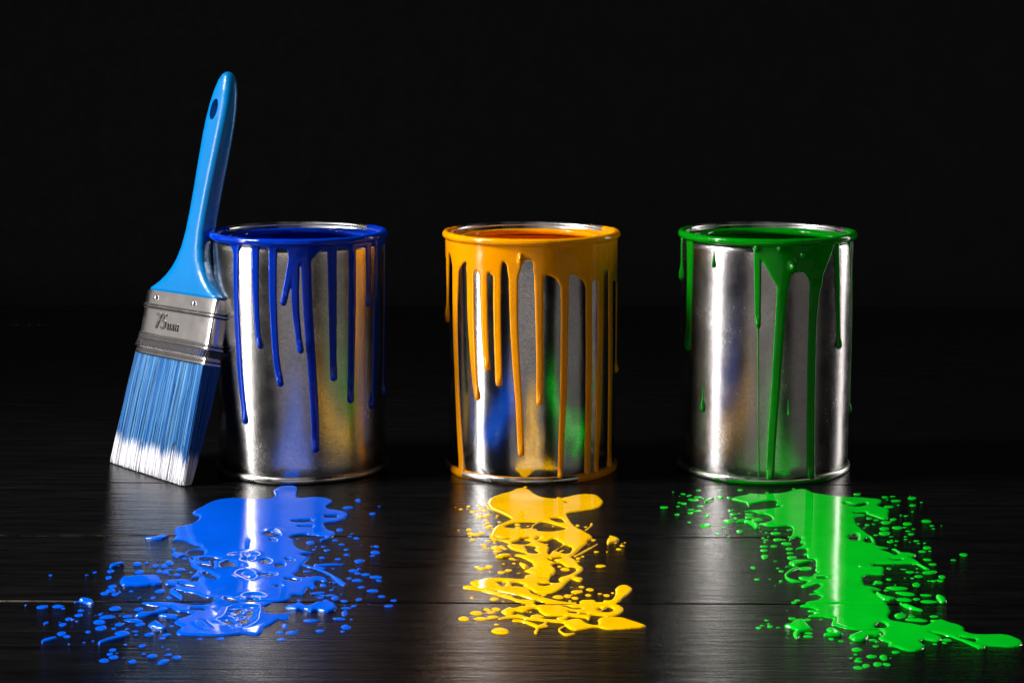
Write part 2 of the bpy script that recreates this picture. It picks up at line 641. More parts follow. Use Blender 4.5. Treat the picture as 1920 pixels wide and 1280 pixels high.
spill("paint_spill", "glossy blue paint pool with scattered droplets in front of the blue can", (490, 1060), M_BLUE_POOL, 11,
    polys=[
        ["B", (1625,155),(1700,100),(1830,85), "D", (150,82),(270,90),(310,130),(300,240),(340,268),(560,255),(740,270),(840,325),(740,400),(790,435),(930,455),(1060,500),(1040,565),(930,615),(750,640),(715,670),(760,740),(880,790),(830,850),(760,890),(650,915),(640,890),(740,850),(620,835),(500,820),(380,812),(230,840),(190,870),(260,900),(270,970),(350,1040),(480,1075),(550,1090),(400,1105),(360,1125),(480,1160),(500,1185),
         "E", (480,60),(450,100),(360,170),(330,240),(260,290),(300,330),(440,340),(600,320),(730,350),(740,400),(640,390),(560,410),(580,470),(540,520),(480,490),(420,560),(400,600),(230,600),(200,665),(20,700),
         "C", (1400,705),(1100,700),(800,690),(620,640),(540,620),(420,575),(150,545),(60,520), "A", (1500,500),(1385,490),(1385,460),(1440,440),(1500,440), "C", (40,380),(120,365),(360,370),(400,402),(480,390),(520,340),(380,350),(460,270),(470,220),(400,180),(370,110),(400,70),(350,30),
         "B", (370,1230),(420,1170),(300,1130),(180,1160),(90,1110),(130,1090),(90,1025),(140,1015),(160,1080),(290,1090),(350,1050),(500,1025),(520,990),(400,960),(300,910),(180,905),(95,915),(150,860),(140,760),(170,710),(300,680),(430,640),(490,590),(510,545),(410,505),(450,450),(560,390),(700,320),(850,285),(1050,270),(1200,280),(1400,285),(1580,275),(1640,220)],
        ["A", (1150,665),(1300,655),(1440,660),(1520,670), "C", (200,705),(700,690),(1200,685),(1560,690),(1600,720),(1480,790),(1500,850),(1560,880),(1700,890),(1890,870), "E", (210,880),(190,930),(160,970),(0,960), "C", (1700,975),(1560,1060),(1480,1110),(1450,1170),(1380,1200),(1250,1190),(1100,1190),(900,1212),(700,1220),(400,1210),(180,1200),(170,1150),(240,1080),(180,1050),(130,1010),(200,960),(380,905),(340,862),(180,850),(90,790), "A", (1440,712),(1340,705),(1230,690)]],
    strokes=[("E", [(250,110),(440,165),(560,200),(700,250),(800,300),(880,360),(960,415),(1010,440)], [16,16,14,14,18,34,40,28]),
             ("E", [(570,158),(760,148),(1000,143)], [15,15,7]), ("E", [(560,170),(640,195),(720,205)], [16,18,10])],
    holes=[["B", (320,1100),(360,1060),(460,1048),(560,1050),(585,1090),(540,1130),(440,1140),(360,1140)],
           ["B", (1490,805),(1560,780),(1640,795),(1720,835),(1620,850),(1510,838)],
           ["C", (830,160),(880,112),(960,90),(1040,130),(1052,182),(960,172),(870,190)],
           ["C", (560,280),(620,262),(700,300),(775,340),(745,372),(680,350),(600,320)],
           ["C", (1440,92),(1500,65),(1560,100),(1530,140),(1470,130)],
           ["C", (1030,850),(1130,815),(1150,850),(1090,880)], ["C", (1210,905),(1290,830),(1310,870),(1270,930)],
           ["C", (1110,1000),(1190,965),(1250,1000),(1170,1030)], ["C", (860,1010),(960,995),(1070,1040),(980,1050)]],
    hole_strokes=[("D", [(230,617),(370,618),(500,608)], [10,22,18]), ("D", [(330,700),(520,698)], [8,11]), ("D", [(735,548),(880,545)], [20,22]),
                  ("C", [(530,72),(670,66),(800,70)], [18,26,14]), ("C", [(700,70),(720,200)], [16,12]), ("C", [(540,152),(700,180)], [18,16]),
                  ("C", [(390,386),(470,380)], [18,16]), ("C", [(200,430),(300,465),(440,485)], [10,16,12]), ("C", [(150,530),(260,560)], [14,20]),
                  ("C", [(300,582),(400,592)], [10,10]), ("C", [(400,672),(560,680),(720,662)], [24,32,18]), ("C", [(215,715),(450,738),(680,728)], [14,20,12]),
                  ("C", [(910,660),(1060,692)], [16,18]), ("C", [(1270,680),(1330,680)], [22,20]), ("C", [(400,815),(580,817)], [16,18]),
                  ("C", [(1680,165),(1760,158)], [26,22]), ("C", [(1420,298),(1540,310),(1640,305)], [14,24,10]),
                  ("E", [(130,362),(220,375),(320,388)], [16,20,10]), ("E", [(140,70),(230,90)], [14,12]), ("B", [(1580,895),(1640,915)], [14,12]),
                  ("C", [(1660,470),(1720,470)], [10,10])],
    dents=[["C", (770,990),(880,930),(920,860),(960,790),(1150,765),(1350,765),(1420,800),(1380,900),(1370,980),(1260,1060),(1120,1100),(1040,1050),(850,1015)],
           ["B", (930,1140),(1010,1100),(1150,1085),(1300,1080),(1400,1130),(1300,1165),(1100,1150)],
           ["C", (1050,300),(1120,240),(1230,230),(1340,290),(1350,340),(1260,390),(1170,350)],
           ["C", (1130,90),(1180,40),(1280,35),(1340,70),(1230,110)],
           ["C", (1160,640),(1210,590),(1320,575),(1440,590),(1500,640),(1330,650)],
           ["C", (480,1020),(520,1070),(620,1120),(560,1060),(500,1000)],
           ["B", (1560,760),(1640,740),(1720,770),(1725,820),(1640,800)]],
    splashes=[([["E", (110,795),(250,750),(330,722),(450,775),(600,722),(830,722),(900,795),(860,840),(760,865),(700,860),(580,840),(500,870),(450,840),(330,825),(280,835)]], []),
              ([["A", (1085,800),(1130,765),(1250,760),(1340,720),(1430,735),(1390,760),(1280,780),(1200,805)]], []),
              ([], [("A", [(985,465),(1140,460),(1290,455),(1330,468)], [40,48,46,28])]),
              ([], [("A", [(200,1040),(270,1022),(335,1005)], [12,16,10])]),
              ([], [("A", [(750,1055),(850,1020),(990,992)], [16,15,9])]),
              ([], [("A", [(860,318),(920,300),(985,288)], [18,16,5])]),
              ([], [("A", [(1190,45),(1270,50),(1350,40),(1410,28)], [5,10,20,8])]),
              ([["A", (550,640),(600,625),(690,645),(690,685),(620,675)]], []),
              ([["A", (1215,880),(1290,845),(1350,870),(1400,915),(1350,925),(1240,900)]], []),
              ([], [("A", [(1325,792),(1400,796),(1500,806)], [12,17,17])]),
              ([], [("A", [(1440,560),(1500,590),(1540,620)], [18,24,16])])],
    drops={"A": [(280,398,18,10),(705,370,18,9),(40,685,12,8),(240,852,22,10),(200,703,58,18),(350,697,50,18),(402,717,20,9),(573,737,32,13),(552,782,40,17),(452,818,30,17),(396,872,36,18),(385,958,45,22),(436,985,36,16),(640,942,26,14),(690,1028,14,7),(857,360,36,18),(838,422,30,18),(878,505,40,20),(860,545,45,22),(800,572,38,20),(903,580,38,18),(1115,290,42,20),(1205,278,20,10),(1290,308,34,16),(1375,310,36,20),(1430,280,32,22),(1133,368,44,24),(1325,362,30,18),(1385,370,34,18),(1055,552,22,10),(1335,550,50,22),(1262,614,26,15),(903,717,55,24),(1130,725,45,20),(757,773,20,12),(825,800,75,20,-8),(748,848,58,26),(767,905,56,26),(888,910,24,12),(938,872,40,18),(1020,792,50,16),(1080,835,95,18),(1143,870,48,18),(1017,914,20,9),(1100,938,24,9),(1100,970,18,9),(970,955,75,26),(1230,966,48,20),(1392,970,42,16),(1350,1003,30,12),(1440,886,24,11),(878,1115,34,18),(850,1155,32,15),(888,1185,44,22),(795,1217,48,22),(1160,1075,38,16),(1175,1150,20,12),(1255,1172,46,22),(1068,1225,40,20),(1418,1158,28,15),(1412,1107,16,8),(1365,1228,50,20,-30),(1495,1185,44,20),(1420,614,30,16),(1500,395,36,14)],
           "D": [(1215,300,45,28),(1060,410,85,22),(1430,500,50,22),(1530,390,22,10),(940,742,50,28),(1190,868,45,22),(865,898,45,18),(500,935,60,32),(690,993,36,15),(745,1050,50,20),(965,960,48,16),(550,1038,28,14),(1035,1040,40,18),(1040,1115,40,20),(1485,990,42,20),(1470,1080,60,28,-12),(1430,1130,40,15),(672,1160,45,20),(910,1180,46,18),(1230,1210,80,30),(245,895,20,8),(310,875,20,8),(1090,840,40,8)],
           "E": [(1140,235,70,25),(1210,275,50,20),(1330,292,65,24),(1480,330,95,25),(1525,382,45,18),(1080,350,40,20),(1200,380,80,25),(1255,482,55,18),(1430,535,70,28,-12),(1565,620,55,22),(1745,680,45,20),(1670,762,65,22),(1225,665,45,25),(1005,690,50,22),(815,525,35,14),(610,570,110,20),(650,637,50,18),(730,682,45,18),(800,605,80,18),(870,645,55,35),(1040,795,75,20),(1150,762,45,18),(1010,870,45,45),(930,955,100,22),(505,985,120,25),(640,1135,70,25),(1030,1080,75,40),(980,1145,35,15),(115,1065,50,40),(220,1165,85,32),(690,455,50,30),(330,680,35,15),(60,1265,70,20),(860,410,30,15),(450,245,60,14),(40,1160,60,20)],
           "C": [(520,1255,35,14),(835,1255,60,22),(60,110,60,30),(230,215,60,24),(60,225,70,16),(290,55,40,14)]})

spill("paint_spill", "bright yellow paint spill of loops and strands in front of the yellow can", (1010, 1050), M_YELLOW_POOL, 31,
    polys=[
        ["F", (500,280),(520,235),(560,190),(680,140),(850,95),(950,50),(1070,38),(1150,70),(1230,130),(1350,180),(1540,200),
         "G", (500,190),(640,160),(780,135),(960,135),(1060,165),(1130,240),(1110,300),(1030,345),(830,380),(650,410),(590,440),(640,530),(720,620),(830,680),(970,770),(900,830),(890,870),(810,930),(740,1000),(690,1040),(650,1080),(720,1120),(780,1200),
         "I", (830,110),(810,170),(720,240),(820,270),(800,320),(740,320),(650,290),(560,370),(500,430),(380,490),(250,495),(120,490),
         "H", (1180,455),(1060,390),(1000,372),(925,385),(1020,405),(1130,430),(1170,490),(1300,540),(1480,590),(1640,620),(1850,630),
         "I", (760,635),(820,600),(1000,600),(1020,625),(1130,625),(1130,605),(1240,600),(1310,510),(1310,430),(1380,380),(1480,375),(1560,420),(1540,480),(1450,550),(1300,655),(900,658),(500,655),
         "H", (1400,648),(1250,600),(1100,562),(950,520),(800,490),(640,455),(510,448),(400,452),(250,437),(140,410),(180,380),(320,388),(250,345),(300,310),(480,280),(640,265),(780,270),(1030,285),(1080,230),(1190,205),(1065,165),(1130,125),(1200,90),(1170,30),
         "F", (1150,1140),(1040,1085),(920,1050),(980,1035),(1110,1040),(1050,1005),(900,965),(820,920),(810,890),(860,880),(700,830),(600,830),(540,750),(600,650),(680,590),(820,530),(870,500),(760,440),(620,380),(540,350)],
        ["I", (20,690),(200,675),(450,675),(900,662),(1300,662),(1400,690),(1440,740),(1390,800),(1300,840),(1150,840),(960,830),(930,890),(880,890),(860,870),(640,850),(600,880),(500,890),(420,870),(550,840),(300,835),(190,790),(140,730),(60,730),
         "H", (1150,740),(1060,780),(940,770),(880,820),(780,820),(715,770),(780,730),(850,700),(900,720),(1010,690)],
        ["I", (540,960),(600,900),(720,880),(800,890),(900,950),(1050,970),(1050,890),(1150,855),(1400,860),(1560,905),(1775,985),(1600,1022),(1200,1042),(1050,1010),(850,1035),(720,1055),(620,1030)]],
    strokes=[("H", [(430,455),(600,490),(780,530),(900,580),(1000,615),(1200,622)], [16,22,34,22,22,32]),
             ("H", [(675,882),(850,852),(1000,842),(1150,878),(1500,910),(1700,925)], [8,22,26,18,20,25]),
             ("I", [(540,990),(465,1035),(510,1090),(580,1120),(700,1100)], [12,15,17,20,11]),
             ("H", [(895,905),(1050,915),(1150,950),(1250,990),(1260,1040),(1240,1075)], [14,20,24,30,26,34]),
             ("H", [(1280,1000),(1350,985),(1420,985)], [28,24,14]), ("H", [(1330,990),(1400,930)], [24,20]),
             ("I", [(1190,830),(1190,870)], [40,40]), ("H", [(1165,845),(1265,845),(1360,852)], [14,30,12]),
             ("G", [(860,670),(930,620),(955,582)], [10,11,22]), ("G", [(700,1062),(880,970),(1045,875)], [14,16,6]),
             ("F", [(1160,608),(1250,582),(1300,560)], [18,12,14]), ("H", [(1090,668),(1230,665)], [12,14])],
    holes=[["F", (770,620),(900,572),(1030,555),(1230,555),(1180,600),(1150,640),(1050,650),(900,645)],
           ["F", (1200,625),(1300,555),(1420,560),(1560,600),(1690,645),(1560,685),(1400,695),(1260,680)],
           ["F", (1470,495),(1600,490),(1670,550),(1580,555),(1480,522)],
           ["F", (870,872),(960,835),(1020,810),(1160,840),(1150,865),(1060,890)],
           ["F", (1280,840),(1420,830),(1510,800),(1570,830),(1640,890),(1480,990),(1440,1040),(1420,1000),(1440,930),(1380,880)],
           ["F", (1540,980),(1640,910),(1720,905),(1780,940),(1750,1010),(1680,1025),(1600,1002)],
           ["F", (1080,900),(1240,915),(1220,960),(1270,1000),(1240,1025),(1130,1010),(1100,950)],
           ["H", (1480,75),(1600,40),(1700,100),(1820,110),(1830,170),(1700,230),(1600,260),(1580,300),(1610,330),(1460,340),(1460,250),(1530,190),(1530,130)],
           ["H", (650,330),(770,320),(780,355),(740,395),(680,355)], ["H", (880,342),(980,340),(1060,375),(925,383),(885,395)],
           ["I", (500,685),(600,685),(680,712),(800,715),(810,735),(700,740),(600,712)], ["I", (1090,775),(1150,740),(1220,705),(1280,745),(1220,780)]],
    hole_strokes=[("F", [(1020,805),(1140,785)], [11,9]), ("F", [(620,780),(740,805),(850,795)], [8,11,8]), ("F", [(1240,805),(1290,780)], [12,8]),
                  ("F", [(1500,1102),(1630,1080)], [14,10]), ("F", [(1440,1110),(1540,1145)], [14,12]), ("H", [(1290,360),(1360,370),(1440,362)], [16,22,16]),
                  ("H", [(1310,272),(1420,270)], [5,6]), ("I", [(620,775),(720,785)], [14,16]), ("I", [(815,805),(880,805)], [9,10]), ("I", [(1065,740),(1085,736)], [16,16]),
                  ("F", [(1680,255),(1715,255)], [9,9])],
    dents=[],
    splashes=[([["G", (1180,830),(1210,795),(1290,778),(1350,800),(1375,820),(1320,855),(1240,880),(1190,885)]], []),
              ([["H", (990,50),(1060,62),(1130,100),(1070,132),(1020,95)]], []),
              ([], [("F", [(640,1072),(740,1060),(860,1055)], [10,28,12])])],
    drops={"F": [(225,310,32,14),(110,352,32,12),(35,325,10,6),(290,388,50,20),(390,300,30,14),(440,330,40,14),(370,385,50,14),(470,380,40,18),(400,470,55,25),(480,460,55,22),(530,430,40,16),(500,520,45,14),(520,560,40,16),(690,545,30,12),(650,478,20,10),(560,600,40,14),(520,625,60,20),(480,580,30,10),(235,660,45,20),(260,718,55,18),(330,735,70,22),(420,710,50,22),(250,755,30,12),(290,810,40,16),(520,830,40,14),(460,890,50,16),(620,855,30,10),(640,930,80,35),(720,920,60,25),(660,980,70,22),(770,945,40,15),(875,1095,45,18),(910,1165,30,12),(965,585,45,20),(965,632,45,22),(1200,658,60,14),(1400,882,28,11),(1580,185,35,14),(1080,22,28,12),(1500,607,18,12),(1625,980,40,8,-30)],
           "H": [(420,125,65,25),(530,100,60,30),(720,180,60,24),(825,150,55,22),(615,580,68,28),(275,560,25,15),(345,790,95,35),(500,735,55,20),(640,730,70,25),(565,775,75,22),(155,875,80,38),(410,875,105,28),(590,850,85,30),(705,1060,135,55),(1160,772,22,10),(1110,555,28,10),(1355,515,45,22)],
           "I": [(1085,85,75,24),(805,397,45,18),(930,438,60,24),(730,472,88,28),(905,522,48,20),(1180,525,50,22),(1270,487,25,12),(455,550,88,30),(595,535,58,28),(705,565,55,24),(630,605,25,8),(475,92,32,14),(560,135,72,26),(380,212,14,8)],
           "G": [(745,597,32,16),(865,620,26,10),(980,815,38,18),(1245,757,28,10),(1360,952,40,16),(1410,872,12,6),(1185,993,15,9),(1025,992,38,16),(820,1062,28,12),(755,1090,38,18),(750,1130,30,12)]})

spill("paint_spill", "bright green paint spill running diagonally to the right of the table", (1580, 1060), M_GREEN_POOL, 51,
    polys=[
        ["K", (830,95),(920,110),(1000,150),(1180,180),(1400,210),(1640,220),(1900,235), "M", (400,235),(560,250),(590,290),(530,330),(560,360),(690,400),(690,470),(690,530),(620,550),(520,520),(430,490),(350,470),(330,500),(200,510),(190,560),(230,640),(320,720),(400,780),(470,830),(500,900),(515,940),(620,965),(690,980),(570,1000),(720,1050),(785,1085),(835,1060),(780,1015),(730,1000),(800,990),(880,1040),(1000,1050),(1110,1080),(1060,1110),(1010,1115),(1120,1170),(1200,1235),
         "N", (1300,210),(1240,220),(1130,160),(1050,135),(700,140),(470,140),(455,180),(520,175),(610,190),(620,270),(590,300),(420,300),(320,330),(310,400),(340,460),(430,475),(590,528),(480,530),(470,560),(520,610),(640,700),(700,780),(720,850),(690,920),(740,980),(900,1010),(1100,1040),(1220,1060),(1340,1010),(1310,985),(1430,975),(1500,970),(1600,1010),(1750,1050),(1830,1100),
         "O", (1330,230),(1400,255),(1500,262),(1700,262),(1800,280),(1900,330),(1890,375),(1800,390),(1560,380),(1520,400),(1450,395),(1350,350),(1250,310),(1100,262),(980,240),(1080,280),(1100,310),(1040,335),(920,315),(890,340),(930,375),(900,415),(820,432),(720,420),(640,390),(560,375),(570,350),(520,330),(460,300),(510,260),(480,220),(440,215),(340,222),(200,215),(100,195),(0,165),
         "L", (1270,1040),(1290,960),(1240,950),(1120,930),(940,925),(950,900),(1050,880),(910,845),(960,830),(1050,840),(980,800),(800,775),(850,740),(920,700),(1050,680),(1110,640),(1080,600),(930,598),(980,580),(1060,570),(1000,545),(1040,520),(1110,470),(1080,440),(960,480),(870,490),(810,465),(900,420),(920,395),(830,380),(770,340),(850,325),(960,330),(1000,290),(1070,260),(1030,240),(1030,80),(920,50),
         "K", (900,1090),(840,1075),(890,1050),(890,990),(730,995),(800,960),(850,910),(800,905),(820,830),(780,815),(690,840),(640,870),(640,840),(690,740),(690,680),(630,645),(460,655),(320,650),(180,615),(270,600),(380,560),(380,530),(330,490),(250,470),(190,470),(140,445),(60,430),
         "J", (1320,435),(1400,415),(1600,400),(1850,365),(1870,345),(1800,335),(1810,270),(1700,270),(1420,330),(1420,360),(1370,340),(1340,300),(1220,270),(1130,250),(1180,215),(1350,180),(1400,160),(1600,175),(1750,160), "K", (450,160),(600,140),(700,105)]],
    strokes=[("L", [(770,185),(650,245),(590,300),(610,350),(690,390),(820,405)], [22,25,24,24,26,8])],
    holes=[["M", (100,790),(200,765),(225,810),(210,870),(110,850)], ["M", (330,850),(400,820),(430,900),(340,890)],
           ["N", (490,1090),(540,1020),(620,1020),(660,1070),(600,1100)]],
    hole_strokes=[("K", [(1480,310),(1620,345),(1780,320)], [10,18,22]), ("K", [(1620,455),(1780,455)], [12,16]), ("L", [(1075,350),(1180,345)], [13,15]),
                  ("M", [(720,1148),(800,1155),(880,1152)], [8,13,8]), ("O", [(1280,290),(1340,305),(1420,320)], [7,10,20])],
    dents=[["N", (310,190),(380,170),(440,190),(380,200)]],
    splashes=[([["J", (1190,590),(1330,590),(1440,640),(1470,680),(1550,680),(1560,640),(1480,600),(1300,560)]], []),
              ([["L", (630,130),(720,90),(980,95),(960,115),(860,140),(740,170),(670,160)]], []),
              ([["L", (560,1065),(650,1040),(720,985),(850,980),(930,1050),(990,1130),(900,1145),(760,1145),(660,1100)]], []),
              ([["L", (700,1165),(800,1160),(800,1230),(750,1260),(700,1220)]], []),
              ([["L", (1150,1200),(1230,1170),(1190,1120),(1290,1105),(1400,1150),(1450,1195),(1380,1220),(1200,1215)]], []),
              ([["O", (165,290),(220,260),(300,235),(420,230),(500,240),(480,280),(380,290),(330,325),(220,325)]], []),
              ([["N", (1395,620),(1460,615),(1540,650),(1560,710),(1480,718),(1430,690)]], []),
              ([], [("J", [(745,280),(800,262),(870,250)], [25,25,8])]),
              ([], [("N", [(510,580),(600,640),(700,662),(790,665)], [20,32,28,12])]),
              ([], [("N", [(860,730),(960,770),(1070,810),(1190,840)], [10,28,20,9])])],
    drops={"J": [(120,365,58,20),(330,350,28,10),(315,472,42,14),(405,163,35,13),(500,185,35,12),(635,110,42,15),(630,212,60,18),(700,228,25,12),(565,252,90,20),(415,307,48,18),(665,345,52,18),(522,400,45,14),(620,418,60,20),(515,448,45,22),(497,588,30,12),(760,490,45,28),(745,635,85,35),(1020,665,45,12),(930,755,40,14),(1255,725,48,30),(965,215,55,28),(1095,220,40,22),(1120,415,45,20),(1160,470,60,20),(1195,530,30,20),(1250,455,20,10),(1090,575,90,32),(1310,560,40,14),(1400,515,70,24),(1520,550,85,30),(1265,103,42,18),(1665,147,35,10),(975,105,45,9),(1400,470,60,18)],
           "K": [(210,727,15,7),(290,743,20,9),(435,755,75,25),(440,697,22,8),(245,825,28,15),(275,857,25,12),(270,890,22,9),(465,850,70,24),(260,952,60,20),(405,948,48,20),(260,1012,55,24),(270,1105,55,38),(600,910,85,24),(640,988,55,22),(650,1052,55,16),(675,1120,75,30),(640,705,50,10),(540,850,50,10),(705,88,28,9),(1655,170,50,18),(320,810,16,7)],
           "L": [(95,188,42,22),(155,365,45,18),(345,362,18,9),(465,197,25,11),(520,243,42,18),(515,387,30,15),(760,680,48,18),(710,712,45,20),(175,1092,40,22),(350,1072,48,24),(680,952,55,22),(915,970,55,22),(1115,965,35,10),(625,1180,15,7),(1270,1258,45,22),(880,205,105,32),(930,1170,60,22),(920,1220,70,24)],
           "M": [(635,212,48,18),(750,202,45,9),(800,268,80,16),(1040,228,65,24),(1180,290,20,8),(1050,335,50,18),(835,330,22,9),(690,358,75,20),(400,530,48,18),(505,555,38,14),(370,630,38,16),(465,617,28,9),(950,493,35,12),(760,545,50,20),(650,592,80,28),(820,672,72,28),(970,613,72,24),(1255,572,68,26),(1340,640,38,13),(1365,685,22,9),(930,665,28,10),(980,720,35,12),(1025,765,48,18),(945,805,25,9),(630,755,90,34),(625,685,60,28,15),(500,780,38,14),(730,805,35,8),(715,882,52,20),(810,870,30,10),(795,930,25,8),(1105,868,40,13),(1140,905,25,8),(1265,972,65,26),(1195,1027,55,20),(1310,1020,28,9),(1270,1150,65,18,12),(1350,1220,62,18),(1815,1075,65,24),(1660,1155,38,13),(240,612,25,10)],
           "N": [(695,202,40,18),(1010,255,58,20),(1115,203,20,9),(885,213,15,7),(1305,260,115,24,-8),(1140,320,62,22),(1045,347,28,11),(695,365,42,18),(535,410,65,28),(1105,445,58,38),(1490,328,55,28),(1460,385,60,20),(1295,388,28,10),(1245,603,85,20,5),(1105,660,55,20),(1290,700,135,22,3),(920,670,115,32,6),(940,580,160,28,6),(810,500,170,26),(655,530,40,14),(860,910,90,45),(1030,920,52,20),(1100,975,165,28,4),(1370,920,62,20,10)],
           "O": [(405,315,42,14),(90,327,30,12),(435,377,32,12),(250,412,58,22),(235,460,20,9),(190,495,14,6),(262,525,40,18),(260,592,45,20),(340,572,42,20),(395,480,45,20,15),(515,490,42,30),(455,558,45,24),(548,560,40,16),(637,437,42,16),(1150,315,42,17),(1125,342,28,11),(1030,355,25,9)]})


# ------------------------------------------------------------------ paint cans
CAN_H, R_RIM, R_BODY = 0.137, 0.0503, 0.0485

def circle_profile(cx, cz, rx, rz, a0, a1, n):
    return [(cx + rx * math.cos(a0 + (a1 - a0) * i / n), cz + rz * math.sin(a0 + (a1 - a0) * i / n)) for i in range(n + 1)]

def on_can(cx, key, x, y):
    """photo point on the near side of a can -> (arc length from the front line, height)"""
    d = ray(*px(key, x, y))
    ox, oy = C0[0] - cx, C0[1]
    a = d[0] ** 2 + d[1] ** 2
    b = ox * d[0] + oy * d[1]
    c = ox * ox + oy * oy - R_BODY ** 2
    disc = b * b - a * c
    t = (-b - math.sqrt(max(disc, 0))) / a
    p = C0 + d * t
    th = math.atan2(p[0] - cx, -p[1])
    return R_BODY * th, p[2]

def can_coat(can, cx, key, polys, strokes, beads, mat, seed):
    """paint that ran down the can: one sheet on the unrolled wall, cut into coat and single drips"""
    dx = 0.00030 / VIEWS[key][2] * 1.0
    ps = [catmull([on_can(cx, key, *q) for q in p], 4) for p in polys]
    ss = []
    for pts, rad in strokes:
        P = [on_can(cx, key, *q) for q in pts]
        R = []
        for (sx, sz), r in zip(P, rad):
            fs = max(0.30, math.cos(min(abs(sx / R_BODY), 1.5)))
            R.append(min(r * dx / fs, 0.0045))
        n = (len(P) - 1) * 5 + 1
        ss.append((catmull(P, 5, False), np.interp(np.linspace(0, 1, n), np.linspace(0, 1, len(P)), R)))
    # paint on the far side of the can
    rnd = random.Random(seed)
    th = 1.75
    while th < 2 * math.pi - 1.75:
        z0 = CAN_H - .006
        ln = rnd.uniform(.012, .085)
        r = rnd.uniform(.0011, .0022)
        s = R_BODY * (th if th < math.pi else th - 2 * math.pi)
        P = [(s, z0), (s + rnd.uniform(-.001, .001), z0 - ln * .5), (s + rnd.uniform(-.002, .002), z0 - ln)]
        ss.append((catmull(P, 5, False), np.linspace(r * 1.4, r, 11)))
        th += rnd.uniform(.14, .34)
    half = math.pi * R_BODY
    xs = np.arange(-half, half, 0.00030)
    ys = np.arange(0.002, CAN_H - 0.003, 0.0006)
    X, Y = np.meshgrid(xs, ys, indexing='ij')
    S = np.full(X.shape, BIG)
    best = np.full(X.shape, BIG)
    own = np.full(X.shape, -1)
    for p in ps:
        q = sdf_poly(X, Y, p)
        S = smin(S, q, .0012)
        m = q - .0005 < best
        own[m] = -1
        best = np.minimum(best, q - .0005)
    bulge = np.zeros_like(X)
    for i, (p, r) in enumerate(ss):
        q = sdf_stroke(X, Y, p, r)
        S = smin(S, q, .0012)
        m = q < best
        own[m] = i
        best = np.minimum(best, q)
        e = np.hypot(X - p[-1, 0], (Y - p[-1, 1] - r[-1] * .4) * .75)
        bulge = np.maximum(bulge, np.exp(-(e / (1.25 * r[-1])) ** 2) * min(r[-1] * .75, .0011))
    S += 0.00010 * wobble(X, Y, seed, 0.007)
    W = 0.0016
    Z = 0.00062 * np.sqrt(np.clip(1 - (1 - np.clip(-S / W, 0, 1)) ** 2, 0, 1)) * (1 + .12 * wobble(X, Y, seed + 2, .012)) + bulge * np.clip(-S / .0009, 0, 1) ** .5
    for (bx, by, br) in beads:
        s0, z0 = on_can(cx, key, bx, by)
        rr = br * dx / max(.3, math.cos(s0 / R_BODY))
        e = np.hypot(X - s0, (Y - z0) * .8)
        Z += .0016 * np.sqrt(np.clip(1 - (e / rr) ** 2, 0, 1))
        S = np.minimum(S, e - rr)
    pts, edge, faces = march(xs, ys, S)
    V = []
    for (s, z, ij), e in zip(pts, edge):
        r = R_BODY + (-0.0001 if e else Z[ij])
        V.append((r * math.sin(s / R_BODY), -r * math.cos(s / R_BODY), z))
    V = np.array(V)
    tmp = bpy.data.meshes.new("tmp")
    tmp.from_pydata([tuple(v) for v in V], [], faces)
    tmp.update()
    N = np.zeros(len(V) * 3)
    tmp.vertex_normals.foreach_get("vector", N)
    N = N.reshape(-1, 3)
    bpy.data.meshes.remove(tmp)
    groups = {}
    for f in faces:
        ids = [own[pts[k][2]] for k in f]
        groups.setdefault(max(set(ids), key=ids.count), []).append(f)
    # crumbs go back to the coat
    for g in [g for g, fs in groups.items() if g != -1 and len(fs) < 25]:
        groups.setdefault(-1, []).extend(groups.pop(g))
    sheets = []
    for g in sorted(groups):
        link = {}
        def root(k):
            while link.setdefault(k, k) != k:
                link[k] = link[link[k]]
                k = link[k]
            return k
        for f in groups[g]:
            for k in f[1:]:
                link[root(k)] = root(f[0])
        parts = {}
        for f in groups[g]:
            parts.setdefault(root(f[0]), []).append(f)
        sheets += [("paint_coat" if g == -1 else "drip", p) for p in parts.values()]
    for nm, fs in sheets:
        used = sorted({k for f in fs for k in f})
        mp = {k: i for i, k in enumerate(used)}
        o = mesh_obj(nm, V[used], [tuple(mp[k] for k in f) for f in fs], mat, can)
        o.data.normals_split_custom_set_from_vertices([tuple(n) for n in N[used]])

